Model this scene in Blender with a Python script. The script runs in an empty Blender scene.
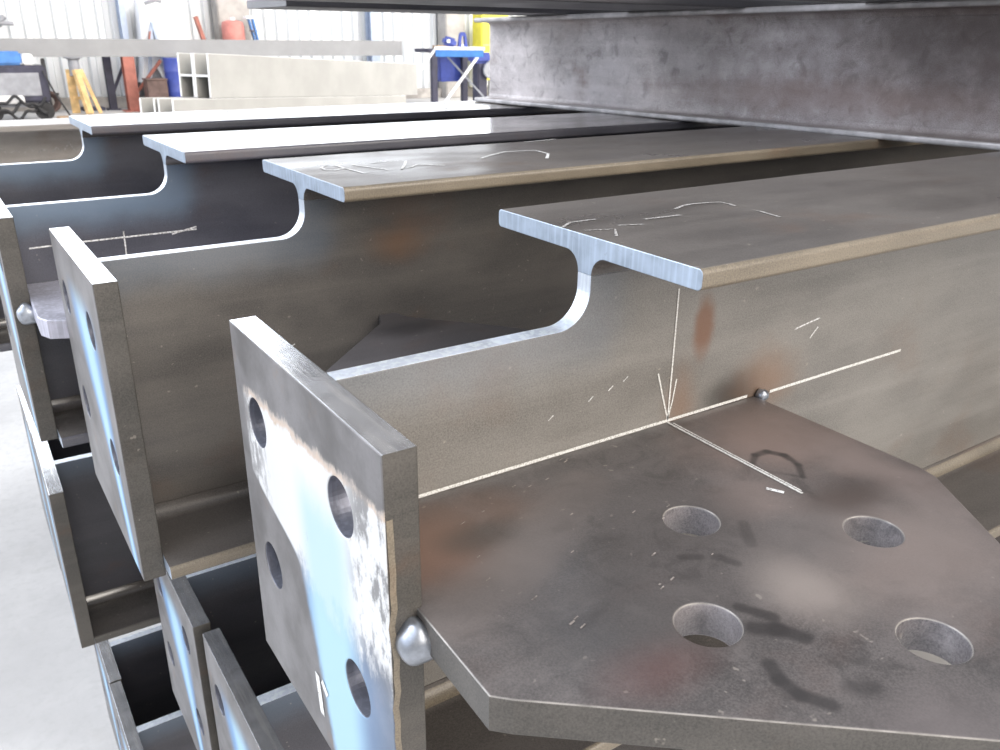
import bpy, bmesh, math, random
from mathutils import Vector, Matrix
random.seed(7)
S = bpy.context.scene
C = S.collection

# ------------------------------------------------------------------ materials
def newmat(name):
    m = bpy.data.materials.new(name); m.use_nodes = True
    nt = m.node_tree; nt.nodes.clear()
    out = nt.nodes.new('ShaderNodeOutputMaterial'); b = nt.nodes.new('ShaderNodeBsdfPrincipled')
    nt.links.new(b.outputs[0], out.inputs[0])
    return m, nt, b

class G:
    """small helper that writes node graphs as expressions"""
    def __init__(s, nt): s.nt = nt
    def n(s, t, **k):
        o = s.nt.nodes.new(t)
        for a, v in k.items(): setattr(o, a, v)
        return o
    def put(s, sock, v):
        if hasattr(v, 'is_linked') or isinstance(v, bpy.types.NodeSocket): s.nt.links.new(v, sock)
        else: sock.default_value = v
    def math(s, op, a, b=0.0, c=0.0, clamp=False):
        o = s.n('ShaderNodeMath', operation=op, use_clamp=clamp)
        s.put(o.inputs[0], a); s.put(o.inputs[1], b); s.put(o.inputs[2], c)
        return o.outputs[0]
    def obj(s):
        if not hasattr(s, '_o'): s._o = s.n('ShaderNodeTexCoord').outputs['Object']
        return s._o
    def xyz(s):
        if not hasattr(s, '_x'):
            o = s.n('ShaderNodeSeparateXYZ'); s.nt.links.new(s.obj(), o.inputs[0]); s._x = o.outputs
        return s._x
    def noise(s, scale, detail=4, rough=.55, stretch=(1, 1, 1), loc=(0, 0, 0), dist=0.0):
        mp = s.n('ShaderNodeMapping'); s.nt.links.new(s.obj(), mp.inputs[0])
        mp.inputs['Scale'].default_value = stretch; mp.inputs['Location'].default_value = loc
        t = s.n('ShaderNodeTexNoise'); s.nt.links.new(mp.outputs[0], t.inputs[0])
        t.inputs['Scale'].default_value = scale; t.inputs['Detail'].default_value = detail
        t.inputs['Roughness'].default_value = rough; t.inputs['Distortion'].default_value = dist
        return t.outputs[0]
    def ramp(s, v, lo, hi, smooth=True):
        o = s.n('ShaderNodeMapRange', interpolation_type='SMOOTHSTEP' if smooth else 'LINEAR')
        s.put(o.inputs[0], v); o.inputs[1].default_value = lo; o.inputs[2].default_value = hi
        return o.outputs[0]
    def mix(s, f, a, b):
        o = s.n('ShaderNodeMix', data_type='RGBA')
        s.put(o.inputs[0], f)
        for sock, v in ((o.inputs[6], a), (o.inputs[7], b)):
            s.put(sock, v if isinstance(v, bpy.types.NodeSocket) else (*v, 1) if len(v) == 3 else v)
        return o.outputs[2]
    def mixf(s, f, a, b):
        o = s.n('ShaderNodeMix', data_type='FLOAT')
        s.put(o.inputs[0], f); s.put(o.inputs[2], a); s.put(o.inputs[3], b)
        return o.outputs[0]
    def bump(s, h, strength, dist, b):
        o = s.n('ShaderNodeBump'); s.put(o.inputs['Height'], h)
        o.inputs['Strength'].default_value = strength; o.inputs['Distance'].default_value = dist
        s.nt.links.new(o.outputs[0], b.inputs['Normal'])
    def ellipse(s, ax, ay, cx, cy, rx, ry, soft=.5, wob=None):
        u = s.math('DIVIDE', s.math('SUBTRACT', ax, cx), rx); v = s.math('DIVIDE', s.math('SUBTRACT', ay, cy), ry)
        d = s.math('SQRT', s.math('ADD', s.math('MULTIPLY', u, u), s.math('MULTIPLY', v, v)))
        if wob is not None: d = s.math('ADD', d, s.math('MULTIPLY', s.math('SUBTRACT', wob, .5), 1.2))
        return s.math('SUBTRACT', 1.0, s.ramp(d, 1 - soft, 1 + soft))

def mill_scale(name, dark, light, strokes=(), *, rust=(.16, .075, .035), rust_amt=.5, rough=.36, ior=2.0, stain_shade=(), tint=False, zt=None, seed=0.0, blotch=False, speck=.38):
    m, nt, b = newmat(name); g = G(nt)
    x, y, z = g.xyz()[0], g.xyz()[1], g.xyz()[2]
    big = g.noise(7, 4, .6, (1, 1.6, 2.2), (seed, 0, 0))
    streak = g.noise(30, 4, .6, (.08, 1, 1.4), (seed, 1, 0))
    fine = g.noise(900, 2, .7)
    col = g.mix(g.ramp(big, .3, .72), dark, light)
    col = g.mix(g.math('MULTIPLY', g.ramp(streak, .42, .7), .45), col, tuple(c * 1.25 for c in light))
    col = g.mix(g.math('MULTIPLY', g.ramp(fine, .35, .75), speck), col, tuple(c * 1.7 for c in light))
    col = g.mix(g.math('MULTIPLY', g.ramp(fine, .5, .25), .3), col, tuple(c * .5 for c in dark))
    if blotch:
        bl = g.noise(38, 5, .7, (1, 1, 1), (seed, 4, 0), .6)
        col = g.mix(g.math('MULTIPLY', g.ramp(bl, .52, .70), .5), col, tuple(c * 1.5 for c in light))
        col = g.mix(g.math('MULTIPLY', g.ramp(bl, .48, .32), .5), col, tuple(c * .6 for c in dark))
    rn = g.noise(9, 5, .62, (.7, 1, 1), (3 + seed, 0, 1))
    rm = g.math('MULTIPLY', g.ramp(rn, .54, .72), rust_amt)
    col = g.mix(rm, col, rust)
    spk = g.noise(160, 2, .5, (1, 1, 1), (0, seed, 5))
    col = g.mix(g.math('MULTIPLY', g.ramp(spk, .70, .76), .35), col, (.42, .38, .33))
    wob = g.noise(26, 4, .6)
    for (ax, ay, cx, cy, rx, ry, c, amt, soft) in stain_shade:
        e = g.ellipse(g.xyz()[ax], g.xyz()[ay], cx, cy, rx, ry, soft, wob)
        col = g.mix(g.math('MULTIPLY', e, amt), col, c)
    for (p, q, rad, amt, *cc) in strokes:          # soft strokes: dark marker marks, plus broad patches painting a reflection edge
        vx, vy = q[0] - p[0], q[1] - p[1]; L2 = vx * vx + vy * vy
        rx, ry = g.math('SUBTRACT', x, p[0]), g.math('SUBTRACT', y, p[1])
        h = g.math('DIVIDE', g.math('ADD', g.math('MULTIPLY', rx, vx), g.math('MULTIPLY', ry, vy)), L2, clamp=True)
        ex, ey = g.math('SUBTRACT', rx, g.math('MULTIPLY', h, vx)), g.math('SUBTRACT', ry, g.math('MULTIPLY', h, vy))
        d = g.math('SQRT', g.math('ADD', g.math('MULTIPLY', ex, ex), g.math('MULTIPLY', ey, ey)))
        d = g.math('ADD', d, g.math('MULTIPLY', g.math('SUBTRACT', wob, .5), rad * 1.2))
        col = g.mix(g.math('MULTIPLY', g.math('SUBTRACT', 1.0, g.ramp(d, rad * .35, rad * 1.3)), amt), col, cc[0] if cc else (.03, .027, .027))
    if tint:      # heat tint that flame cutting leaves round the cope
        qx = g.math('MAXIMUM', x, 0.0); qz = g.math('MAXIMUM', g.math('SUBTRACT', zt, z), 0.0)
        d = g.math('SQRT', g.math('ADD', g.math('MULTIPLY', qx, qx), g.math('MULTIPLY', qz, qz)))
        d = g.math('ADD', d, g.math('MULTIPLY', g.math('SUBTRACT', wob, .5), .02))
        col = g.mix(g.math('MULTIPLY', g.math('SUBTRACT', 1.0, g.ramp(d, .006, .045)), tint), col, (.13, .19, .27))
    nt.links.new(col, b.inputs['Base Color'])
    b.inputs['IOR'].default_value = ior
    r = g.mixf(g.ramp(big, .3, .7), rough - .06, rough + .1)
    nt.links.new(g.mixf(rm, r, .7), b.inputs['Roughness'])
    g.bump(g.mixf(.5, fine, streak), .12, .0006, b)
    return m

def cut_steel(name, col, rough=.32, metallic=.75, bands=None):
    m, nt, b = newmat(name); g = G(nt)
    n1 = g.noise(220, 3, .6, (1, 1, 1)); n2 = g.noise(40, 3, .6)
    lines = g.noise(260, 2, .5, bands or (1, 1, .05))
    c = g.mix(g.ramp(n2, .3, .7), tuple(v * .72 for v in col), col)
    c = g.mix(g.math('MULTIPLY', g.ramp(lines, .45, .65), .5), c, tuple(min(1, v * 1.25) for v in col))
    c = g.mix(g.math('MULTIPLY', g.ramp(n1, .6, .75), .35), c, tuple(v * .45 for v in col))
    nt.links.new(c, b.inputs['Base Color'])
    b.inputs['Metallic'].default_value = metallic; b.inputs['Roughness'].default_value = rough
    g.bump(lines, .15, .0005, b)
    return m

def plain(name, col, rough=.6, var=.25, metallic=0, scale=12, ior=1.45, streaky=(1, 1, 1)):
    m, nt, b = newmat(name); g = G(nt)
    n = g.noise(scale, 4, .6, streaky)
    c = g.mix(g.ramp(n, .3, .75), tuple(v * (1 - var) for v in col), tuple(min(1, v * (1 + var * .5)) for v in col))
    nt.links.new(c, b.inputs['Base Color']); b.inputs['Roughness'].default_value = rough
    b.inputs['Metallic'].default_value = metallic; b.inputs['IOR'].default_value = ior
    return m

def broken(name, col, under, scale=500, lo=.35, hi=.6, rough=.85):
    m, nt, b = newmat(name); g = G(nt)
    n = g.noise(scale, 3, .7)
    nt.links.new(g.mix(g.ramp(n, lo, hi), under, col), b.inputs['Base Color'])
    b.inputs['Roughness'].default_value = rough
    return m

# ------------------------------------------------------------------ dimensions (metres), beam frame: x along the beam, z = 0 top of flange
TF, TW, XP, TP = .0126, .0136, -.1921, .0184
Y0, Y1, ZT, ZB, ZG, D, W = -.0999, .1256, -.0582, -.3148, -.1462, .3159, .1
RF = .0125
BX = D            # beams are parented to an Empty at their underside

M_web_main = mill_scale('mill_scale_web', (.120, .113, .103), (.190, .180, .166), rust_amt=.22, ior=1.55, rough=.42, tint=.22, zt=ZT + BX,
    stain_shade=((0, 2, .107, -.077 + BX, .010, .022, (.15, .062, .026), .8, .45),
            (0, 2, .150, -.138 + BX, .026, .014, (.02, .018, .017), .85, .8),
            (0, 2, .185, -.135 + BX, .030, .022, (.19, .10, .05), .55, .9),
            (0, 2, .09, -.14 + BX, .012, .03, (.2, .1, .05), .45, .9)), seed=2.0)
M_web = mill_scale('mill_scale_web_dark', (.066, .062, .060), (.118, .108, .098), rust_amt=.3, ior=1.6, rough=.4, tint=.3, zt=ZT + BX, stain_shade=((0, 2, .094, -.074 + BX, .026, .016, (.20, .10, .045), .5, .9),), seed=5.0)
M_web_cool = mill_scale('mill_scale_web_blue_shade', (.040, .042, .056), (.075, .077, .098), rust_amt=.25, ior=1.6, rough=.4, tint=.75, zt=ZT + BX, seed=8.0)  # darker copy of the web scale: shade between the beams put into the colour
M_toe_cool = mill_scale('rolled_toe_blue_shade', (.05, .052, .065), (.10, .10, .12), rust_amt=.2, ior=1.6, rough=.38, seed=6)  # darker copy of the toe scale, shade included in the colour
M_fl_dull = mill_scale('mill_scale_flange_dull', (.075, .068, .064), (.125, .114, .106), rust_amt=.2, rough=.33, ior=1.5, seed=1.0)
M_fl = mill_scale('mill_scale_flange', (.075, .068, .064), (.125, .114, .106), rust_amt=.2, rough=.16, ior=2.2, seed=1.0)
M_gus = mill_scale('mill_scale_gusset', (.052, .048, .047), (.105, .094, .091), rust=(.14, .075, .055), rust_amt=.22, rough=.36, ior=1.7, seed=9.0, blotch=True,
    stain_shade=((0, 1, -.150, -.060, .030, .030, (.20, .105, .068), .75, .8), (0, 1, -.13, -.04, .05, .022, (.17, .10, .07), .6, .8), (0, 1, -.12, -.062, .02, .012, (.05, .045, .04), .6, .8),
            (0, 1, .125, -.065, .055, .04, (.27, .20, .178), .75, .9), (0, 1, .0, -.193, .022, .026, (.27, .235, .215), .8, .8), (0, 1, .045, -.115, .022, .02, (.22, .175, .16), .6, .9),
            (0, 1, .145, -.13, .022, .05, (.25, .20, .185), .75, .9), (0, 1, .085, -.205, .06, .045, (.22, .18, .165), .7, .9), (0, 1, .10, -.145, .03, .014, (.07, .052, .046), .75, .8),
            (0, 1, -.105, -.195, .025, .014, (.12, .05, .042), .55, .9), (0, 1, -.035, -.285, .03, .02, (.15, .13, .128), .6, .9), (0, 1, .04, -.165, .03, .02, (.13, .115, .11), .6, .9)),
    strokes=(((-0.166, -0.115), (-0.115, -0.098), 0.022, 0.55, (0.165, 0.14, 0.13)), ((-0.115, -0.098), (-0.03, -0.045), 0.02, 0.5, (0.165, 0.14, 0.13)), ((-0.01, -0.1), (-0.09, -0.16), 0.055, 0.45, (0.052, 0.047, 0.046)), ((0.0824, -0.0841), (0.0926, -0.0773), 0.0032, 0.7), ((0.0926, -0.0773), (0.1037, -0.078), 0.0032, 0.7), ((0.1037, -0.078), (0.1091, -0.0877), 0.0032, 0.7), ((0.1091, -0.0877), (0.106, -0.102), 0.0032, 0.7), ((0.106, -0.102), (0.0948, -0.1142), 0.0032, 0.7), ((0.0824, -0.0841), (0.08, -0.095), 0.0025, 0.3), ((0.08, -0.095), (0.0948, -0.1142), 0.0025, 0.3), ((-0.0424, -0.1846), (-0.0349, -0.1988), 0.004, 0.75), ((-0.0486, -0.1996), (-0.0397, -0.2064), 0.005, 0.8), ((-0.0397, -0.2064), (-0.0338, -0.2173), 0.005, 0.8), ((-0.0624, -0.2203), (-0.0666, -0.2294), 0.0042, 0.8), ((-0.0666, -0.2294), (-0.067, -0.2403), 0.0042, 0.8), ((-0.067, -0.2403), (-0.0603, -0.2513), 0.0042, 0.8), ((-0.0426, -0.2509), (-0.0364, -0.254), 0.007, 0.6), ((-0.0354, -0.1382), (-0.0272, -0.1434), 0.0035, 0.6), ((-0.0189, -0.1487), (-0.015, -0.1578), 0.0035, 0.5), ((0.0195, -0.1321), (0.0062, -0.1495), 0.0035, 0.4)))  # first three paint a reflection edge over the rust; the rest are marker
M_bore = mill_scale('gusset_bore_scale', (.085, .080, .085), (.20, .185, .19), rust=(.16, .10, .07), rust_amt=.6, ior=1.6, rough=.4, seed=40, blotch=True)
M_spatter = plain('spatter_flecks', (.36, .32, .29), .6, .5, 0, 300)
M_arris_light = plain('arris_highlight', (.30, .28, .26), .4, .4, .2, 60)  # bevel highlight painted as a paler colour
M_gus2 = mill_scale('mill_scale_gusset_dark', (.040, .038, .042), (.075, .070, .074), rust_amt=.15, rough=.4, ior=1.6, seed=14.0, stain_shade=((0, 1, .075, -.06, .03, .018, (.025, .024, .028), .8, .7),))
M_gus3 = cut_steel('ground_gusset_plate', (.50, .50, .58), .45, .4, (1, 1, .05))
M_cut = cut_steel('flame_cut_steel', (.74, .80, .90), .34, .55)
M_sawn_dull = cut_steel('sawn_plate_edge_dull', (.80, .88, .98), .6, 0, (1, .05, 1))
M_web_low = mill_scale('mill_scale_web_shaded_stack', (.036, .037, .046), (.066, .066, .080), rust_amt=.25, ior=1.5, rough=.45, tint=.35, zt=ZT + BX, seed=8.0)  # darkest web copy: shade of the lower stack put into the colour
M_end = cut_steel('sawn_flange_end', (.40, .47, .56), .4, .5)
M_sawn = cut_steel('sawn_plate_edge', (.84, .86, .90), .22, .9, (1, .05, 1))
M_edge = mill_scale('plate_edge_scale', (.045, .043, .039), (.085, .078, .07), rust_amt=.35, ior=1.5, rough=.45, seed=12)
M_toe = mill_scale('rolled_toe_scale', (.115, .097, .073), (.205, .174, .13), rust=(.20, .10, .05), rust_amt=.5, ior=1.6, rough=.38, seed=4)  # toes tanner and paler than the flange: warm light catch put into the colour
M_chalk = broken('chalk', (.70, .70, .68), (.32, .30, .27), 700, .32, .55)
M_faint = broken('faint_chalk', (.80, .81, .82), (.34, .33, .32), 420, .38, .58)
M_dimchalk = broken('dim_chalk', (.44, .43, .42), (.16, .15, .14), 420, .40, .60)
M_mark = broken('dark_marker', (.022, .02, .02), (.07, .062, .06), 160, .3, .6, .6)
M_weld = plain('weld_metal', (.42, .45, .50), .36, .35, .85, 90)
M_weldrust = plain('weld_heat_stain', (.34, .22, .12), .6, .5, .1, 220)
M_hole = cut_steel('drilled_bore', (.24, .25, .30), .4, .6, (1, 1, .05))

def end_plate_mat(name, torn, seed=0.0):
    m, nt, b = newmat(name); g = G(nt)
    x, y, z = g.xyz()
    big = g.noise(16, 5, .65, (1, 1, 1), (seed, seed, 0)); fine = g.noise(500, 3, .7); ed = g.noise(60, 5, .7, (1, 1, .6), (seed, 0, 0))
    col = g.mix(g.ramp(big, .3, .7), (.070, .066, .065), (.165, .158, .160))
    col = g.mix(g.math('MULTIPLY', g.ramp(fine, .5, .75), .4), col, (.075, .07, .07))
    col = g.mix(g.math('MULTIPLY', g.ramp(g.noise(30, 4, .6, (1, 1, 1), (7, seed, 0)), .6, .75), .4), col, (.20, .12, .07))
    u = g.math('SUBTRACT', y, (Y0 + Y1) / 2); w = g.math('SUBTRACT', ZT + BX, z)         # across, and down from the top edge
    nz = g.math('SUBTRACT', ed, .5)
    PALE, DEEP, CHALKY = (.31, .49, .60), (.12, .25, .45), (.58, .58, .575)  # PALE and DEEP paint in blue reflected daylight; CHALKY is the flaking coat
    if torn:
        lim = g.math('ADD', .035, g.math('MULTIPLY', u, .05))
        below = g.ramp(g.math('ADD', g.math('SUBTRACT', w, lim), g.math('MULTIPLY', nz, .022)), -.002, .004)
        ulim = g.math('SUBTRACT', .098, g.math('MULTIPLY', g.ramp(w, .098, .132), .084))
        ulim = g.math('SUBTRACT', ulim, g.math('MULTIPLY', g.math('MAXIMUM', g.math('SUBTRACT', w, .13), 0.0), .30))
        left = g.ramp(g.math('ADD', g.math('SUBTRACT', ulim, u), g.math('MULTIPLY', nz, .012)), -.003, .009)
        coat = g.math('MULTIPLY', below, left)
        right_end = g.math('ADD', .125, g.math('MULTIPLY', g.math('ADD', u, .05), -.25))
        upper = g.math('SUBTRACT', 1.0, g.ramp(g.math('ADD', w, g.math('MULTIPLY', nz, .09)), .118, .150))
        white = g.math('MULTIPLY', coat, upper)
        flake = g.ramp(g.noise(55, 6, .75, (1, 1, .45), (1, 2, 3)), .47, .56)
        zone = g.math('MAXIMUM', g.ramp(u, -.055, -.085), g.ramp(u, .045, .085))
        white = g.math('MULTIPLY', white, g.math('SUBTRACT', 1.0, g.math('MULTIPLY', g.math('MULTIPLY', flake, zone), .8)))
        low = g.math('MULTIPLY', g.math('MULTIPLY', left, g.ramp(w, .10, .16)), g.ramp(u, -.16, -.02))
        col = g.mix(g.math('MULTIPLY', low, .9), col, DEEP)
        col = g.mix(white, col, CHALKY)
        rim = g.math('MULTIPLY', white, g.math('SUBTRACT', 1.0, g.ramp(g.math('ADD', g.math('SUBTRACT', w, lim), g.math('MULTIPLY', nz, .022)), .003, .007)))
        col = g.mix(g.math('MULTIPLY', rim, .6), col, (.42, .25, .12))
        col = g.mix(g.math('MULTIPLY', white, g.ramp(g.noise(45, 5, .7, (1, 1, .6), (4, 4, 1)), .63, .69)), col, (.40, .30, .18))
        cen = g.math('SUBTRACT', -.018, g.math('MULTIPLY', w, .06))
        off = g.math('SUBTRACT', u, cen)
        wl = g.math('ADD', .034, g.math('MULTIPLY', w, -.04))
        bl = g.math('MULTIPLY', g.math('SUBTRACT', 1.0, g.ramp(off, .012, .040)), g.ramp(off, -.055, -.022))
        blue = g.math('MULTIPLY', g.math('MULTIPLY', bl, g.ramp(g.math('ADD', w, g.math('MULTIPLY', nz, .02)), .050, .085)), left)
        col = g.mix(g.math('MULTIPLY', blue, g.math('SUBTRACT', 1.0, g.math('MULTIPLY', upper, .25))), col, PALE)  # pale core of the painted-in daylight reflection
    else:
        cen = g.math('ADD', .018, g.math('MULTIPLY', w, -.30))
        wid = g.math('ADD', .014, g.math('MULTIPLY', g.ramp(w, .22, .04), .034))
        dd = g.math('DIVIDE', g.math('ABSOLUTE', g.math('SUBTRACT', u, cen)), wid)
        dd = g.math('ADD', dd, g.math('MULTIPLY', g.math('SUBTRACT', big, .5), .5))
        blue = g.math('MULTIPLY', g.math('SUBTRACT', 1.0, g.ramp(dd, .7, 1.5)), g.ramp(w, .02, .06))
        col = g.mix(blue, col, g.mix(g.ramp(dd, .2, .9), (.31, .50, .62), DEEP))  # reflected-daylight streak painted into the plate colour
    nt.links.new(col, b.inputs['Base Color'])
    b.inputs['Roughness'].default_value = .42; b.inputs['IOR'].default_value = 1.6
    g.bump(g.mixf(.5, fine, ed), .1, .0006, b)
    return m
M_plate_torn = end_plate_mat('end_plate_flaking_paint_blue_sheen', True)
M_plate = end_plate_mat('end_plate_daylight_streak', False, 3.0)

# ------------------------------------------------------------------ mesh helpers
PLANES = {  # where the drawing's x, y and extrusion axes go
    'XZ': Matrix(((1, 0, 0, 0), (0, 0, -1, 0), (0, 1, 0, 0), (0, 0, 0, 1))),
    'YZ': Matrix(((0, 0, 1, 0), (1, 0, 0, 0), (0, 1, 0, 0), (0, 0, 0, 1))),
    'XY': Matrix.Identity(4)}
def prism(loops, thick, plane, off=0.0, bev=.0008, res=2):
    """solid from an outline with holes; off = position of its middle along the extrusion axis"""
    cu = bpy.data.curves.new('outline', 'CURVE'); cu.dimensions = '2D'; cu.fill_mode = 'BOTH'
    cu.extrude = thick / 2 - bev; cu.bevel_depth = bev; cu.bevel_resolution = res; cu.offset = -bev
    for lp in loops:
        sp = cu.splines.new('POLY'); sp.points.add(len(lp) - 1); sp.use_cyclic_u = True
        for p, q in zip(sp.points, lp): p.co = (q[0], q[1], 0, 1)
    ob = bpy.data.objects.new('outline', cu); C.objects.link(ob)
    dg = bpy.context.evaluated_depsgraph_get()
    me = bpy.data.meshes.new_from_object(ob.evaluated_get(dg))
    bpy.data.objects.remove(ob); bpy.data.curves.remove(cu)
    bm = bmesh.new(); bm.from_mesh(me); bpy.data.meshes.remove(me)
    bmesh.ops.translate(bm, verts=bm.verts, vec=(0, 0, off))
    bmesh.ops.transform(bm, verts=bm.verts, matrix=PLANES[plane])
    bmesh.ops.remove_doubles(bm, verts=bm.verts, dist=1e-6)
    bmesh.ops.recalc_face_normals(bm, faces=bm.faces)
    for f in bm.faces: f.smooth = False
    return bm
def circle(cx, cy, r, n=40): return [(cx + r * math.cos(2 * math.pi * i / n), cy + r * math.sin(2 * math.pi * i / n)) for i in range(n)]
def arc(cx, cy, r, a0, a1, n=8):
    return [(cx + r * math.cos(math.radians(a0 + (a1 - a0) * i / n)), cy + r * math.sin(math.radians(a0 + (a1 - a0) * i / n))) for i in range(n + 1)]
def obj(name, bm, mats, parent=None, smooth=None):
    me = bpy.data.meshes.new(name); bm.normal_update(); bm.to_mesh(me); bm.free()
    for m in (mats if isinstance(mats, (list, tuple)) else [mats]): me.materials.append(m)
    if smooth is not None:
        for p in me.polygons: p.use_smooth = True
        me.set_sharp_from_angle(angle=math.radians(smooth))
    o = bpy.data.objects.new(name, me); C.objects.link(o)
    if parent is not None: o.parent = parent
    return o
def tag(o, label, cat, group=None, kind=None):
    o['label'] = label; o['category'] = cat
    if group: o['group'] = group
    if kind: o['kind'] = kind
    return o
def empty(name, loc, rz=0, label=None, cat=None, group=None):
    o = bpy.data.objects.new(name, None); C.objects.link(o); o.location = loc; o.rotation_euler = (0, 0, rz)
    o.empty_display_size = .1
    if label: tag(o, label, cat, group)
    return o
def struct(o): o['kind'] = 'structure'; return o
def box(bm, c, s, rot=None, bev=0.0):
    r = bmesh.ops.create_cube(bm, size=1); vs = r['verts']
    bmesh.ops.scale(bm, verts=vs, vec=s)
    if bev:
        es = list({e for v in vs for e in v.link_edges})
        rb = bmesh.ops.bevel(bm, geom=es, offset=bev, segments=2, affect='EDGES'); vs = list({v for f in rb['faces'] for v in f.verts} | {v for v in vs if v.is_valid})
    if rot is not None: bmesh.ops.rotate(bm, verts=vs, matrix=rot, cent=(0, 0, 0))
    bmesh.ops.translate(bm, verts=vs, vec=c)
def bar(bm, p, q, w, h=None):
    p, q = Vector(p), Vector(q); d = q - p
    rot = d.to_track_quat('Z', 'Y').to_matrix()
    box(bm, (p + q) / 2, (w, h or w, d.length), rot)
def tube(bm, pts, r, n=10):
    for p, q in zip(pts[:-1], pts[1:]):
        p, q = Vector(p), Vector(q); d = q - p
        rr = bmesh.ops.create_cone(bm, cap_ends=True, segments=n, radius1=r, radius2=r, depth=d.length + r * .4)
        bmesh.ops.rotate(bm, verts=rr['verts'], matrix=d.to_track_quat('Z', 'Y').to_matrix(), cent=(0, 0, 0))
        bmesh.ops.translate(bm, verts=rr['verts'], vec=(p + q) / 2)
def lathe(bm, prof, n=28, c=(0, 0, 0)):
    rings = []
    for r, z in prof: rings.append([bm.verts.new((c[0] + r * math.cos(2 * math.pi * i / n), c[1] + r * math.sin(2 * math.pi * i / n), c[2] + z)) for i in range(n)])
    for a, b in zip(rings[:-1], rings[1:]):
        for i in range(n): bm.faces.new((a[i], a[(i + 1) % n], b[(i + 1) % n], b[i]))
    bm.faces.new(rings[0][::-1]); bm.faces.new(rings[-1])
def strip(bm, pts, width, normal, mat, lift=.0004):
    """a drawn stroke lying on a face: a thin ribbon"""
    nrm = Vector(normal); pts = [Vector(p) for p in pts]; rows = []
    for i, p in enumerate(pts):
        d = (pts[min(i + 1, len(pts) - 1)] - pts[max(i - 1, 0)]).normalized(); s = d.cross(nrm).normalized() * width / 2
        rows.append((bm.verts.new(p + s + nrm * lift), bm.verts.new(p - s + nrm * lift)))
    for a, b in zip(rows[:-1], rows[1:]):
        f = bm.faces.new((a[0], b[0], b[1], a[1])); f.material_index = mat
        f.normal_update()
        if f.normal.dot(nrm) < 0: f.normal_flip()

# ------------------------------------------------------------------ steel beams
def flange_profile(top):
    """flange with rounded toes and the root fillets, drawn in y,z with z = 0 at the outer face of the top flange"""
    r = .0035; h = TW / 2; p = []
    p += [(-W, -TF + r)][:0]
    p += arc(W - r, -r, r, 90, 0, 6)
    p += arc(W - r, -TF + r, r, 0, -90, 6)
    p += arc(h + RF, -TF - RF, RF, 90, 180, 12)
    p += arc(-h - RF, -TF - RF, RF, 0, 90, 12)
    p += arc(-W + r, -TF + r, r, 270, 180, 6)
    p += arc(-W + r, -r, r, 180, 90, 6)
    if not top: p = [(a, -D - b) for a, b in p]
    return [(a, b + BX) for a, b in p]
GUSSET = [(-.1742, -TW / 2), (-.1790, -.1690), (-.1715, -.1765), (.0405, -.3500), (.1690, -.1600), (.1722, -.1460), (.1722, -TW / 2)]
HOLES_G = [(-.0036, -.1136), (.0761, -.1781), (-.065, -.1856), (.016, -.2511)]
HOLES_P = [(.0865, -.1163), (-.0460, -.1115), (.0840, -.2228), (-.0535, -.2241)]
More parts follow.
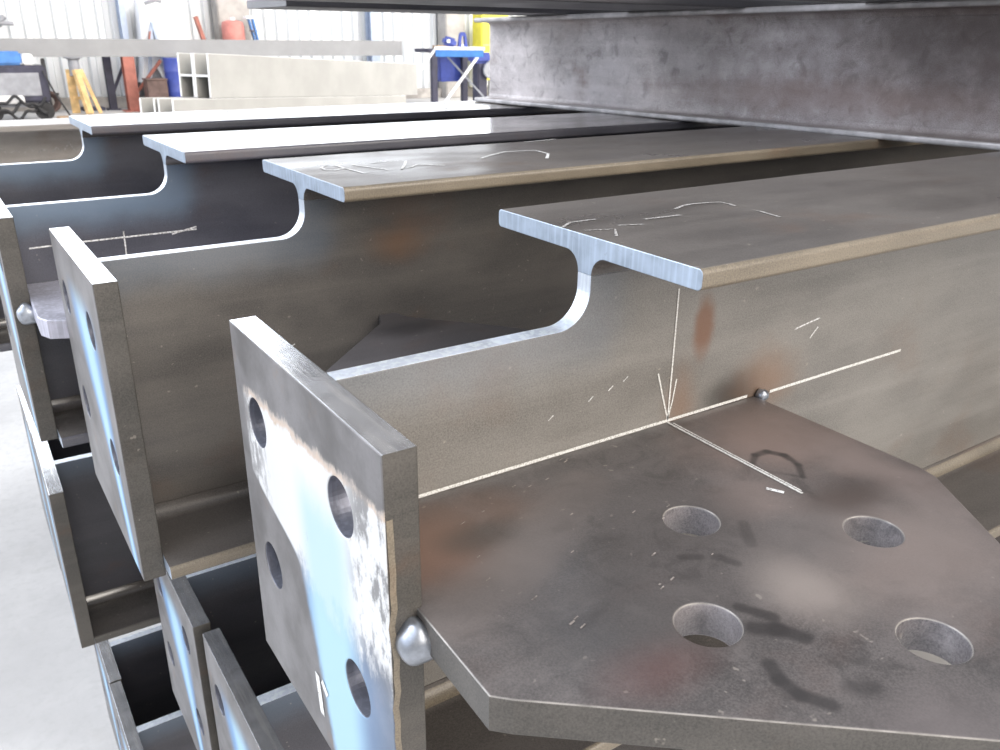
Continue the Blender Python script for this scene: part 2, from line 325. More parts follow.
def make_beam(pose, label, length, y0=Y0, y1=Y1, web=None, plate=None, gusset=None, gholes=(), marks=None, flange_marks=None, plate_marks=None, gus_marks=None, weld=False, group=None, hole=True, xp=XP, zb=ZB, toe=None, fl=None, gus=None, top=None):
    ox, oy, oz, yaw = pose
    t = empty('steel_beam', (ox, oy, oz - D), yaw, label, 'beam', group)
    xb = xp + TP
    # web, coped at the top with a rounded corner
    R = .024
    out = [(xb, -D + TF + RF), (length, -D + TF + RF), (length, -TF - RF), (0, -TF - RF)]
    out += arc(-R, ZT + R, R, 0, -90, 16) + [(xb, ZT)]
    out = [(a, b + BX) for a, b in out]
    bm = prism([out], TW, 'XZ', 0, .0007, 1)
    for f in bm.faces: f.material_index = 1 if abs(f.normal.y) < .5 else 0
    if marks: marks(bm)
    wmat = web or M_web
    obj('web', bm, [wmat, M_cut, M_chalk, M_faint], t)
    for nm, top, x0 in (('top_flange', True, 0.0), ('bottom_flange', False, xb)):
        bm = prism([flange_profile(top)], length - x0, 'YZ', (length + x0) / 2, .0006, 1)
        for f in bm.faces:
            f.material_index = 1 if abs(f.normal.x) > .7 else (2 if abs(f.normal.y) > .35 and (abs(f.calc_center_median().y) > W - .006 or (not top and web is M_web_main and f.normal.z > .2)) else 0)  # main beam's lower root fillet takes the toe colour as a painted sky reflection
        if top and flange_marks: flange_marks(bm)
        obj(nm, bm, [fl or M_fl, M_end, toe or M_toe, M_dimchalk if web is M_web_main else M_faint], t)
    c0 = (y0 + y1) / 2 - (Y0 + Y1) / 2
    loops = [[(y0, ZT + BX), (y0, zb + BX), (y1, zb + BX), (y1, ZT + BX)]]
    if hole: loops += [circle(a + c0, b + BX, .0165) for a, b in HOLES_P]
    bm = prism(loops, TP, 'YZ', xp + TP / 2, .0010, 2)
    for f in bm.faces:
        c = f.calc_center_median(); n = f.normal
        inhole = any((c.y - a - c0) ** 2 + (c.z - b - BX) ** 2 < .0167 ** 2 for a, b in HOLES_P) and abs(n.x) < .9 and hole
        f.material_index = 3 if inhole else 0 if n.x < -.6 else 1 if n.z > .6 else 2
    if plate_marks: plate_marks(bm)
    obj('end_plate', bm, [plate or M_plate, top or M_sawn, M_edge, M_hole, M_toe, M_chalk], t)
    if gusset:
        bm = prism([gusset] + [circle(a, b, .0160) for a, b in gholes], .020, 'XY', ZG - .010 + BX, .0014, 2)
        for f in bm.faces:
            c = f.calc_center_median()
            if any((c.x - a) ** 2 + (c.y - b) ** 2 < .0162 ** 2 for a, b in gholes) and abs(f.normal.z) < .9: f.material_index = 2
            elif abs(f.normal.z) < .4: f.material_index = 1
            elif abs(f.normal.z) < .93 and not gus: f.material_index = 6
        if gus_marks: gus_marks(bm)
        obj('gusset_plate', bm, (gus or [M_gus, M_edge]) + [M_bore, M_chalk, M_mark, M_faint, M_arris_light, M_spatter], t)
    if weld:
        bead((xp + TP * .78, y0 - .004, ZG - .0155 + BX), (.0115, .0100, .0120), t)
    return t
def bead(c, s, parent, name='weld_bead'):
    bm = bmesh.new(); bmesh.ops.create_uvsphere(bm, u_segments=24, v_segments=16, radius=1)
    for v in bm.verts:
        u = v.co.copy(); k = 1 + .05 * math.sin(4 * u.x + 2 * u.z) + .03 * math.sin(6 * u.z + 1)
        v.co = Vector((math.copysign(abs(u.x) ** .8, u.x) * s[0], math.copysign(abs(u.y) ** .85, u.y) * s[1], math.copysign(abs(u.z) ** .75, u.z) * s[2])) * k
        v.co.z -= .35 * s[2] * max(0, u.z) * math.exp(-((u.x - .25) / .22) ** 2)          # notch where two runs meet
        v.co += Vector(c)
    return obj(name, bm, M_weld, parent, 60)

NY = (0, -1, 0); YW = -TW / 2
def main_marks(bm):
    z = lambda v: v + BX
    L = lambda pts, w, m=2: strip(bm, [(a, YW, z(b)) for a, b in pts], w, NY, m)
    L([(-.172, ZG + .0016), (.02, ZG + .0016), (.1635, ZG + .0016)], .0023)         # long setting-out line
    L([(.190, ZG - .0005), (.28, ZG + .0002), (.366, ZG + .0006)], .0024)
    L([(.0785, -.045), (.0787, -.09), (.0788, ZG + .002)], .0014)
    L([(.0655, -.105), (.0725, -.126), (.0785, ZG + .003)], .0013)
    L([(.0842, -.113), (.0818, -.130), (.0788, ZG + .003)], .0012)
    L([(.21, -.098), (.225, -.0955), (.24, -.0935)], .0012, 3)
    L([(.231, -.109), (.2395, -.101)], .0011, 3)
    L([(.12, -.165), (.123, -.16)], .001, 3)
    for a, b in ((.02, -.108), (-.03, -.118), (.033, -.104), (.003, -.112)): L([(a, b), (a + .004, b + .003)], .0008, 3)
def main_flange(bm):
    L = lambda pts, w: strip(bm, [(a, b, BX) for a, b in pts], w, (0, 0, 1), 3)
    L([(-.0005, .0238), (.0133, .0336), (.0349, .0334)], .0022); L([(.0061, .0087), (.0256, .0023), (.0131, -.0137)], .0022); L([(.035, .010), (.052, .004)], .0018)
    L([(.0639, .0162), (.0953, .0144)], .0030); L([(.1077, .0325), (.122, .039), (.1308, .0406), (.146, .039), (.1567, .0352), (.157, .026), (.1544, .0184)], .0028)
    L([(.1552, -.002), (.1499, -.0265)], .0024); L([(.50, -.05), (.506, -.053)], .006); L([(.47, -.02), (.475, -.024)], .004)
def second_flange(bm):
    L = lambda pts, w: strip(bm, [(a, b, BX) for a, b in pts], w, (0, 0, 1), 3)
    L([(.0457, -.0013), (.032, -.006), (.0252, -.0005), (.028, .016), (.0378, .026), (.046, .018), (.0448, .0104), (.046, -.014), (.0479, -.0391)], .0028)
    L([(.0604, .0176), (.068, -.006), (.0753, -.0294)], .0028); L([(.0798, .0184), (.100, .022), (.118, .0162), (.104, -.008), (.0879, -.0323), (.103, -.024), (.1163, -.0121), (.128, -.024), (.1359, -.0304)], .0028)
    L([(.1926, -.0058), (.218, .012), (.2436, .0261), (.2797, .0206), (.275, -.010), (.2516, -.0394)], .0034); L([(.3141, .090), (.3649, .096)], .004)
def plate_marks(bm):
    L = lambda pts, w, m: strip(bm, [(XP, a, b + BX) for a, b in pts], w, (-1, 0, 0), m)
    L([(.012, -.262), (.008, -.292)], .007, 5); L([(.004, -.262), (-.004, -.268)], .006, 5)
    # flaking lip of paint along the near edge
    random.seed(5); pts = [(XP + .001 + .0022 * random.random(), Y0, -.092 - .01 * i + BX) for i in range(15)]
    strip(bm, pts, .0034, NY, 4)
def gusset_marks(bm):
    z = ZG + BX
    L = lambda pts, w, m=3: strip(bm, [(a, b, z) for a, b in pts], w, (0, 0, 1), m)
    L([(.0785, YW - .001), (.0775, -.06), (.0766, -.1285)], .0020); L([(.0812, YW - .004), (.0800, -.06), (.0788, -.126)], .0012)
    L([(.0625, -.1121), (.0678, -.1216)], .003, 5)
    random.seed(3)
    for i in range(26):
        a = random.uniform(-.17, .0); b = random.uniform(-.16, -.012)
        s = random.uniform(.0012, .0035); L([(a, b), (a + s * 1.2, b + s * .4)], random.uniform(.0006, .0011), 7)

b1 = make_beam((0, 0, 0, 0), 'nearest steel I-beam with notched top and flaking white paint and a blue daylight sheen on its end plate', 4.2,
    fl=M_fl_dull, web=M_web_main, plate=M_plate_torn, gusset=GUSSET, gholes=HOLES_G, marks=main_marks, flange_marks=main_flange, plate_marks=plate_marks,
    gus_marks=gusset_marks, weld=True, group='notched beams of the top layer')
bead((.1765, YW - .004, ZG + .001 + BX), (.005, .0045, .005), b1)
def second_marks(bm):
    strip(bm, [(-.0327, YW, -.166 + BX), (-.020, YW, -.160 + BX)], .0012, NY, 3)
GUSSET2 = [(.070, -TW / 2), (.060, -.030), (-.036, -.122), (-.10, -.19), (.00, -.27), (.215, -.185), (.155, -.100), (.092, -.026), (.088, -TW / 2)]
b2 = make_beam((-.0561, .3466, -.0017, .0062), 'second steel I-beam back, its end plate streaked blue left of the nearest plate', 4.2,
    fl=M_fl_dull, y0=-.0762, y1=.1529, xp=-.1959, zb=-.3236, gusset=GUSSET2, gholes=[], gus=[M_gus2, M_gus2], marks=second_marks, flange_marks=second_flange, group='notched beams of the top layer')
def third_marks(bm):
    z = lambda v: v + BX
    strip(bm, [(-.1602, YW, z(-.1061)), (-.1004, YW, z(-.105)), (-.0276, YW, z(-.1049)), (.026, YW, z(-.1046))], .0018, NY, 3)
    strip(bm, [(-.0586, YW, z(-.0978)), (-.0593, YW, z(-.1257))], .0016, NY, 3)
    strip(bm, [(-.004, YW, z(-.1075)), (.0263, YW, z(-.1015))], .0018, NY, 3)
GUSSET3 = [(-.1722, -TW / 2), (-.1760, -.1480), (-.1700, -.1640), (.02, -.255), (.1690, -.1600), (.1722, -.1460), (.1722, -TW / 2)]
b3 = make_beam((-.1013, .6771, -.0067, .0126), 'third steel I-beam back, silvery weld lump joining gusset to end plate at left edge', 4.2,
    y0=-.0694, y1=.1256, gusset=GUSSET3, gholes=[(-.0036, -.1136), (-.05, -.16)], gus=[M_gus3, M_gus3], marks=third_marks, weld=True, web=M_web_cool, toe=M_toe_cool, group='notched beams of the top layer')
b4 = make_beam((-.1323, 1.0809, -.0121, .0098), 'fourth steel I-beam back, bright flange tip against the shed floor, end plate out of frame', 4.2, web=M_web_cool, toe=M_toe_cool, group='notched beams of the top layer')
# lower layers: pose of the near top corner of the end plate
def lower(corner, yaw, label, group, zfix=0):
    M = Matrix.Rotation(yaw, 3, 'Z'); o = Vector(corner) - M @ Vector((XP, Y0, ZT))
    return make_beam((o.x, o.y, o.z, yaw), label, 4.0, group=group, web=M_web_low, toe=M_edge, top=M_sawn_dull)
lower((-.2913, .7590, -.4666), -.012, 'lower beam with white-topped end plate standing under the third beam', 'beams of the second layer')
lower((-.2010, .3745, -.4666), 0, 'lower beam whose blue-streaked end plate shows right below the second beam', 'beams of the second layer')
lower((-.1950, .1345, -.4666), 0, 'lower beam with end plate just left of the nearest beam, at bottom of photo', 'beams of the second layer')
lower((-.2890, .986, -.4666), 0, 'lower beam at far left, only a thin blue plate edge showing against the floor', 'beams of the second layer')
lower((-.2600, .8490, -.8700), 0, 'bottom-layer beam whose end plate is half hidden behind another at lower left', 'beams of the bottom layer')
lower((-.2620, .6200, -.8700), 0, 'bottom-layer beam with end plate at lower left corner of stack', 'beams of the bottom layer')
# fifth beam, farther back
def plain_beam(name, origin, rz, W2, H, tf, tw, length, mats, label, group=None, rx=0.0, marks=None, cat='beam', toe=None):
    """uncoped I-beam; origin = start of the middle of its underside, running along local x"""
    t = empty(name, origin, rz, label, cat, group); t.rotation_euler = (0, rx, rz)
    r = min(.003, tf * .35); f = tf * .9
    def prof(top):
        h = tw / 2
        p = arc(W2 - r, -r, r, 90, 0, 3) + arc(W2 - r, -tf + r, r, 0, -90, 3) + arc(h + f, -tf - f, f, 90, 180, 5) + arc(-h - f, -tf - f, f, 0, 90, 5)
        p += arc(-W2 + r, -tf + r, r, 270, 180, 3) + arc(-W2 + r, -r, r, 180, 90, 3)
        return [(a, H + b) if top else (a, -b) for a, b in p]
    bm = prism([[(0, tf + f), (length, tf + f), (length, H - tf - f), (0, H - tf - f)]], tw, 'XZ', 0, .0005, 1)
    if marks: marks(bm)
    obj('web', bm, mats, t)
    for nm, top in (('top_flange', True), ('bottom_flange', False)):
        bm = prism([prof(top)], length, 'YZ', length / 2, .0005, 1)
        if toe:
            for fc in bm.faces: fc.material_index = 1 if abs(fc.normal.y) > .35 and abs(fc.calc_center_median().y) > W2 - .006 else 0
        obj(nm, bm, [mats[0], toe] if toe else mats[:1], t)
    return t
M_farchalk = plain('worn_chalk_writing', (.36, .345, .33), .8, .4, 0, 200)
M_far = mill_scale('far_beam_scale', (.20, .185, .17), (.30, .28, .26), rust_amt=.2, ior=1.5, rough=.45, seed=20)
def far_marks(bm):
    random.seed(2)
    for i in range(9):
        x0 = 1.75 + i * .035; strip(bm, [(x0, -.006, .235 + random.uniform(-.01, .01)), (x0 + .015, -.006, .25 + random.uniform(-.01, .01)), (x0 + .025, -.006, .238)], .004, NY, 1)
plain_beam('steel_beam', (-2.0, 2.42, -.125 - .32), 0, .1, .32, .016, .011, 4.2, [M_far, M_farchalk], 'brown beam seen behind the fourth beam at far left with faint chalk writing', marks=far_marks)
# rusty cross beam lying over the top layer
M_rust = mill_scale('rusty_rolled_steel', (.22, .195, .19), (.44, .41, .41), rust=(.17, .105, .08), rust_amt=.6, ior=1.5, rough=.5, seed=30, blotch=True, speck=.8, stain_shade=((0, 2, 1.25, .09, .55, .12, (.13, .098, .09), .75, .8), (0, 2, 1.15, .12, .3, .05, (.07, .048, .042), .7, .8), (0, 2, .75, .045, .25, .02, (.20, .13, .11), .5, .8)))  # dark patches towards the right end: overhead-beam shade painted in with the rust
M_toe_lit = plain('lit_toe_edge', (.46, .44, .44), .4, .35, .3, 30)  # bright toe: light from the left painted into the colour
cx_dir = math.atan2(-1.053, .045)
plain_beam('cross_beam', (.6745, 1.162, -.0117), cx_dir, .0425, .160, .0085, .0065, 2.6, [M_rust], 'rusty mottled I-beam lying crosswise on top of the notched beams', rx=-.0105, toe=M_toe_lit)
M_over = mill_scale('overhead_beam_scale', (.055, .055, .062), (.10, .10, .112), rust_amt=.1, ior=1.6, rough=.4, seed=33)
plain_beam('overhead_beam', (.135, .955, .1515), .004, .088, .30, .0125, .009, 3.6, [M_over], 'dark steel beam along the top of the photo, its cut end above the red tank', 'beams laid over the cross beam')
plain_beam('overhead_beam', (-.02, .60, .154), .004, .12, .30, .0125, .009, 3.6, [M_over], 'nearer dark overhead beam, grey strip along the top edge of the photo', 'beams laid over the cross beam')
plain_beam('overhead_beam', (.50, .17, .158), .004, .13, .30, .0125, .009, 3.2, [M_over], 'dark overhead beam in the top right corner above the rusty cross beam', 'beams laid over the cross beam')

# ------------------------------------------------------------------ shed: floor and wall
FZ = -1.20
m, nt, b = newmat('concrete_floor'); g = G(nt)
n1 = g.noise(1.5, 6, .65); n2 = g.noise(40, 4, .7); n3 = g.noise(9, 5, .6)
col = g.mix(g.ramp(n1, .3, .7), (.40, .395, .395), (.54, .535, .53))
col = g.mix(g.math('MULTIPLY', g.ramp(n2, .45, .7), .35), col, (.36, .355, .35))
col = g.mix(g.math('MULTIPLY', g.ramp(n3, .58, .72), .4), col, (.40, .385, .37))
nt.links.new(col, b.inputs['Base Color']); b.inputs['Roughness'].default_value = .75
M_floor = m
bm = bmesh.new(); bmesh.ops.create_grid(bm, x_segments=1, y_segments=1, size=1)
bmesh.ops.scale(bm, verts=bm.verts, vec=(38, 24, 1)); bmesh.ops.translate(bm, verts=bm.verts, vec=(8, -5, FZ))
struct(obj('floor', bm, M_floor))
M_sheet = plain('white_corrugated_sheet', (.70, .725, .75), .5, .06, 0, .8)
bm = bmesh.new(); prof = []; x = -14.0; yb = 17.65; WALL_TOP = 1.2  # wall stopped low so the added bright band behind it reflects in the flanges
while x < 34:
    prof += [(x, yb), (x + .09, yb), (x + .12, yb - .085), (x + .21, yb - .085), (x + .24, yb)]; x += .24
vs = [(bm.verts.new((a, c, FZ)), bm.verts.new((a, c, WALL_TOP))) for a, c in prof]
for p, q in zip(vs[:-1], vs[1:]):
    if (p[0].co - q[0].co).length > 1e-5: bm.faces.new((p[0], q[0], q[1], p[1]))
bmesh.ops.recalc_face_normals(bm, faces=bm.faces)
struct(obj('wall_back', bm, M_sheet))
M_kerb = plain('dirty_kerb', (.42, .40, .38), .8, .4, 0, 3)
bm = bmesh.new(); box(bm, (10, 17.45, FZ + .10), (48, .22, .20), None, .01)
struct(obj('trim_1', bm, M_kerb))

# ------------------------------------------------------------------ things along the back of the shed
M_primer = plain('grey_primer', (.27, .275, .285), .55, .10, 0, 2.5)
M_primer2 = plain('warm_grey_primer', (.37, .367, .35), .55, .10, 0, 2.5)
M_cream = plain('pale_cut_edge', (.80, .80, .80), .5, .1)
M_yel = plain('faded_yellow_paint', (.72, .50, .24), .55, .3, 0, 8)
M_redox = plain('red_oxide_paint', (.36, .13, .10), .55, .3, 0, 6)
M_dk = plain('dark_blue_grey_paint', (.045, .045, .075), .5, .3, 0, 6)
M_blue = plain('blue_paint', (.045, .07, .30), .45, .2, 0, 6)
M_blue2 = plain('bright_blue_paint', (.07, .22, .55), .4, .2, 0, 6)
M_grey = plain('grey_painted_steel', (.30, .31, .34), .5, .2, 0, 6)
M_black = plain('black_rubber', (.03, .03, .033), .6, .4, 0, 10)
M_white = plain('white_paint', (.86, .87, .88), .45, .08, 0, 4)
M_conc = plain('concrete', (.40, .385, .37), .85, .25, 0, 3)
M_bgcol = plain('blue_grey_column_paint', (.42, .49, .62), .5, .1)
M_brown = plain('brown_rust_box', (.13, .085, .075), .7, .35, 0, 6)
M_cab = plain('yellow_cabinet_paint', (.80, .72, .08), .45, .12, 0, 4)
M_wood = plain('sawn_timber', (.42, .29, .18), .8, .35, 0, 14, 1.45, (1, 8, 8))
M_pink = plain('dull_red_tank_paint', (.55, .22, .19), .55, .2, 0, 5)

# long grey hollow section on two stands
t = empty('hollow_section', (-3.5, 16.5, -.2765), 0, 'long pale grey hollow steel section spanning the background on two stands', 'steel section')
bm = prism([[(-.10, 0), (.10, 0), (.10, .286), (-.10, .286)], [(-.09, .01), (.09, .01), (.09, .276), (-.09, .276)]], 11.75, 'YZ', 5.875, .003, 2)
obj('tube_wall', bm, M_primer, t)
bm = bmesh.new(); box(bm, (11.752, 0, .143), (.006, .196, .28), None, .002); obj('end_cap', bm, M_primer, t)
# yellow stand
t = empty('support_stand', (2.0, 16.45, FZ), 0, 'yellow-legged support stand with grey head under the long grey section', 'stand')
bm = bmesh.new(); lathe(bm, [(.16, .905), (.16, .920)], 16); obj('head_plate', bm, M_grey, t)
bm = bmesh.new(); lathe(bm, [(.10, .62), (.09, .64), (.085, .87), (.13, .905)], 16); obj('jack_tube', bm, M_grey, t)
for a in (150, -10, 270):
    r = math.radians(a); bm = bmesh.new(); bar(bm, (.09 * math.cos(r), .09 * math.sin(r), .72), (.20 * math.cos(r) + .10, .20 * math.sin(r), .0), .13, .06); obj('leg', bm, M_yel, t)
bm = bmesh.new(); box(bm, (.02, .05, .25), (.24, .04, .05)); obj('tie_bar', bm, M_yel, t)
# red braced post, dark braced post
def post(loc, mat, label, tall, bx, wid, name='braced_post'):
    t = empty(name, loc, 0, label, 'post')
    bm = bmesh.new()
    box(bm, (0, -wid / 2, tall / 2), (wid, .02, tall)); box(bm, (0, wid / 2, tall / 2), (wid, .02, tall)); box(bm, (0, 0, tall / 2), (.02, wid, tall)); obj('upright', bm, mat, t)
    bm = bmesh.new(); box(bm, (0, 0, .01), (wid * 1.9, wid * 1.9, .02), None, .003); obj('base_plate', bm, mat, t)
    bm = bmesh.new(); bar(bm, (wid * .4, 0, tall * .34), (bx, 0, tall * .93), .05, .05); obj('brace', bm, mat, t)
    return t
post((2.88, 16.5, FZ), M_redox, 'dull red steel post with diagonal brace under the long grey section', .92, .56, .19)
post((2.62, 17.0, FZ), M_dk, 'dark steel post with short brace beside the red post', .97, .34, .12)
# grey girders stacked: two on their sides over one pair
def girder(origin, rz, ry, width, H, length, mat, label, group, tf=.022, tw=.022):
    """I-girder lying on its side: flanges upright, web level"""
    t = empty('girder', origin, 0, label, 'girder', group); t.rotation_euler = (0, ry, rz)
    for s, nm in ((-1, 'flange'), (1, 'flange')):
        bm = bmesh.new(); box(bm, (length / 2, s * (width / 2 - tf / 2), H / 2), (length, tf, H), None, .004)
        for f in bm.faces: f.material_index = 1 if f.calc_center_median().x < .01 or f.calc_center_median().z > H - .003 else 0
        obj(nm, bm, [mat, M_cream], t)
    bm = bmesh.new(); box(bm, (length / 2, 0, H / 2), (length, width - 2 * tf, tw))
    for f in bm.faces: f.material_index = 1 if f.calc_center_median().x < .01 else 0
    obj('web', bm, [mat, M_cream], t)
    return t
gd = math.atan2(3.0, 4.63); GT = .045
ux, uy = math.cos(gd), math.sin(gd); px_, py_ = uy, -ux          # along, and sideways towards the camera
GW = .225; GH = .470
g0 = Vector((2.29, 9.87, -.56))                                   # left end, middle of the pair, underside
for s, lab in ((.5, 'nearer pale grey girder on its side on top of the background stack'), (-.5, 'farther grey girder of the top pair, only its open end visible beside its twin')):
    girder((g0.x + px_ * GW * s, g0.y + py_ * GW * s, g0.z), gd, GT, GW - .006, GH, 4.75, M_primer2, lab, 'grey girders stacked in the background')
g1 = g0 - Vector((ux, uy, 0)) * .62 + Vector((0, 0, .0))
GL = .42
zt_ = g1.z + .62 * math.sin(GT) - GL - .004
for s, lab in ((.5, 'lower nearer grey girder with its end sticking out left under the background stack'), (-.5, 'lower farther grey girder of the background stack, edge at far left of pair')):
    girder((g1.x + px_ * GW * s * 1.15, g1.y + py_ * GW * s * 1.15, zt_), gd, GT, GW - .006, GL, 4.95, M_primer2, lab, 'grey girders stacked in the background')
for d_ in (.55,):
    zb_ = zt_ - math.sin(GT) * d_ - .012; hgt = zb_ - FZ
    bm = bmesh.new(); box(bm, (0, 0, hgt / 2), (.16, .75, hgt), None, .006)
    o = obj('timber_bearer', bm, M_wood); o.location = (g1.x + ux * d_, g1.y + uy * d_, FZ); o.rotation_euler = (0, 0, gd)
    tag(o, 'sawn timber bearer under the grey girder stack', 'timber', 'bearers under the girders')
# timber bearers between the layers of notched beams
for zz, hh, xx in ((FZ, -.87 + .0582 - D - FZ, 1.0), (FZ, -.87 + .0582 - D - FZ, 2.9), (-.87 + .0582, -.4666 + .0582 - D + .87 - .0582, 1.0), (-.87 + .0582, -.4666 + .0582 - D + .87 - .0582, 2.9), (-.4666 + .0582, .4084 - D - .013, 1.0), (-.4666 + .0582, .4084 - D - .013, 2.9)):
    bm = bmesh.new(); box(bm, (0, 0, hh / 2), (.10, 1.75, hh), None, .004)
    o = obj('timber_bearer', bm, M_wood); o.location = (xx, .60, zz)
    tag(o, 'timber bearer between the layers of notched beams', 'timber', 'bearers in the beam stack')

# columns on the wall
def column(x, y, w, d, mat, label, flanged=True):
    bm = bmesh.new()
    if flanged:
        box(bm, (0, -d / 2, 1.6), (w, .03, 3.2)); box(bm, (0, d / 2, 1.6), (w, .03, 3.2)); box(bm, (0, 0, 1.6), (.03, d, 3.2))
    else: box(bm, (0, 0, 1.6), (w, d, 3.2), None, .02)
    o = obj('wall_column', bm, mat); o.location = (x, y, FZ); return tag(o, label, 'column')
column(3.05, 17.35, .10, .25, M_bgcol, 'blue-grey steel column at the end of the corrugated wall, upper left')
column(8.05, 17.35, .20, .25, M_bgcol, 'blue-grey steel column rising from the pale grey girders, above centre left')
column(5.05, 17.35, .62, .40, M_conc, 'grey concrete pier behind the red tank', False)
column(9.96, 17.30, .50, .40, M_conc, 'grey concrete pier behind the blue trestle', False)
# welding set on the far left
t = empty('welding_machine', (.95, 15.6, FZ), 0, 'dark welding machine with blue top and tangled hoses at far left edge', 'machine')
bm = bmesh.new(); box(bm, (0, 0, .55), (.95, .6, .55), None, .03); obj('body', bm, M_dk, t)
bm = bmesh.new(); box(bm, (.05, -.305, .55), (.62, .02, .34), None, .004); obj('front_panel', bm, M_grey, t)
bm = bmesh.new(); box(bm, (-.1, 0, .93), (.55, .4, .20), None, .03); obj('wire_feeder', bm, M_blue2, t)
bm = bmesh.new(); box(bm, (.26, -.05, .91), (.16, .3, .16), None, .02); obj('feeder_cover', bm, M_white, t)
for a in (-.36, .36):
    bm = bmesh.new(); lathe(bm, [(.05, -.04), (.13, -.04), (.14, -.02), (.14, .02), (.13, .04), (.05, .04)], 20)
    bmesh.ops.rotate(bm, verts=bm.verts, matrix=Matrix.Rotation(math.pi / 2, 3, 'X'), cent=(0, 0, 0)); bmesh.ops.translate(bm, verts=bm.verts, vec=(a, -.28, .145)); obj('wheel', bm, M_black, t)
bm = bmesh.new(); box(bm, (0, 0, .24), (.9, .5, .06)); obj('undercarriage', bm, M_grey, t)
bm = bmesh.new(); box(bm, (.46, -.22, .50), (.06, .05, .86), None, .01); obj('rear_post', bm, M_black, t)
bm = bmesh.new(); random.seed(11)
for k in range(3):
    ph = 1.7 * k
    tube(bm, [(-.42 + .018 * i, -.36 - .03 * k, .12 + .09 * k + .06 * math.sin(i * .22 + ph) + .03 * math.sin(i * .5 + ph)) for i in range(46)], .022, 8)
obj('hose', bm, M_black, t)
bm = bmesh.new(); tube(bm, [(.42, -.35, .75), (.52, -.4, .45), (.70, -.45, .05)], .014, 8); tube(bm, [(.70, -.45, .03), (.95, -.5, .02)], .014, 8); obj('cable', bm, M_black, t)
bm = bmesh.new(); box(bm, (-.1, -.33, .33), (.4, .06, .12), None, .02); obj('clamp', bm, M_cream, t)
# small pipe poking over the long section
t = empty('wall_lamp_arm', (1.05, 17.3, .22), 0, 'small dark bracket on the corrugated wall at far left above the long grey section', 'bracket')
bm = bmesh.new(); box(bm, (0, .12, .03), (.10, .20, .14), None, .01); obj('mount', bm, M_grey, t)
bm = bmesh.new(); tube(bm, [(-.3, -.02, -.02), (-.05, -.02, .02), (.10, -.02, .13)], .05, 10); tube(bm, [(0, -.02, .03), (.22, -.02, .02)], .035, 10); obj('arm', bm, M_grey, t)
# coil of strap and scraps near the kerb
bm = bmesh.new()
for k in range(3):
    n = 26
    tube(bm, [(.17 * math.cos(2 * math.pi * i / n) * (1 - .12 * k), -.03 + .05 * k, .17 + .165 * math.sin(2 * math.pi * i / n) * (1 - .12 * k)) for i in range(n + 1)], .028, 8)
o = obj('strapping_coil', bm, M_brown); o.location = (1.57, 17.0, FZ); tag(o, 'brown coil of strapping standing on the floor left of the yellow stand', 'coil')
bm = bmesh.new(); box(bm, (0, 0, .03), (.38, .25, .06), None, .008); o = obj('timber_plank', bm, M_dk); o.location = (2.27, 17.0, FZ); tag(o, 'short dark plank on the floor right of the yellow stand', 'plank')
bm = bmesh.new(); box(bm, (0, 0, .05), (.7, .30, .10), None, .012); o = obj('timber_offcut', bm, M_wood); o.location = (1.75, 14.7, FZ); tag(o, 'flat timber offcut on the floor at the foot of the yellow stand', 'timber')
# ledge rail on the wall, left
t = empty('wall_shelf', (1.45, 17.5, -.93), 0, 'low narrow shelf with dark edge along the corrugated wall at far left', 'shelf')
bm = bmesh.new(); box(bm, (0, 0, .0), (.72, .14, .03)); obj('board', bm, M_black, t)
for a in (-.3, .3):
    bm = bmesh.new(); box(bm, (a, .03, -.09), (.03, .1, .16)); obj('bracket', bm, M_grey, t)
# blue barrel and brown box
t = empty('steel_drum', (3.56, 16.15, FZ), 0, 'tall blue drum behind the left end of the grey girders', 'drum')
bm = bmesh.new(); lathe(bm, [(.15, 0), (.16, .02), (.155, .05), (.155, .32), (.162, .34), (.155, .36), (.155, .66), (.162, .68), (.155, .70), (.155, .87), (.162, .89), (.16, .91)], 32); obj('barrel', bm, M_blue, t, 40)
bm = bmesh.new(); lathe(bm, [(.145, .90), (.145, .905)], 32); obj('lid', bm, M_blue2, t)
t = empty('scrap_box', (3.22, 16.15, FZ), 0, 'brown metal box standing left of the blue drum', 'box')
bm = bmesh.new(); box(bm, (0, 0, .27), (.34, .34, .54), None, .01); obj('body', bm, M_brown, t)
bm = bmesh.new(); box(bm, (0, 0, .555), (.36, .36, .03), None, .006); obj('lid', bm, M_brown, t)
# white sheeted machine with timber prop, red tank, blue ladder
t = empty('sheeted_machine', (3.70, 17.12, FZ), 0, 'machine under a bright white sheet beyond the long grey section, upper left', 'machine')
bm = bmesh.new(); bmesh.ops.create_grid(bm, x_segments=44, y_segments=30, size=1)
for v in bm.verts:
    a, c = v.co.x, v.co.y; e = max(abs(a), abs(c) * 1.0)
    h = 1.95 + .12 * math.sin(3 * a + 1) + .05 * math.sin(9 * a + 4 * c)
    drop = max(0, (e - .78) / .22)
    zz = h * (1 - drop ** .7) + .55 * drop ** .7
    if a < -.1 and drop > .3: zz += .18 * math.sin(a * 9)
    v.co = Vector((a * .52 * (1 + .05 * drop), c * .26 * (1 + .1 * drop), zz))
bmesh.ops.solidify(bm, geom=bm.faces[:], thickness=.012); obj('sheet', bm, M_white, t, 60)
bm = bmesh.new(); box(bm, (0, 0, .5), (.9, .4, 1.0), None, .03); obj('base', bm, M_grey, t)
bm = bmesh.new(); tube(bm, [(-.34, -.34, 1.80), (-.16, -.36, 1.86), (-.06, -.34, 1.84)], .03, 8); obj('tie_cord', bm, M_grey, t)
bm = bmesh.new(); bar(bm, (-.52, -.33, .02), (-.26, -.33, 1.50), .06, .05); bar(bm, (-.02, -.33, .02), (-.26, -.33, 1.50), .11, .05); obj('leg_frame', bm, M_bgcol, t)
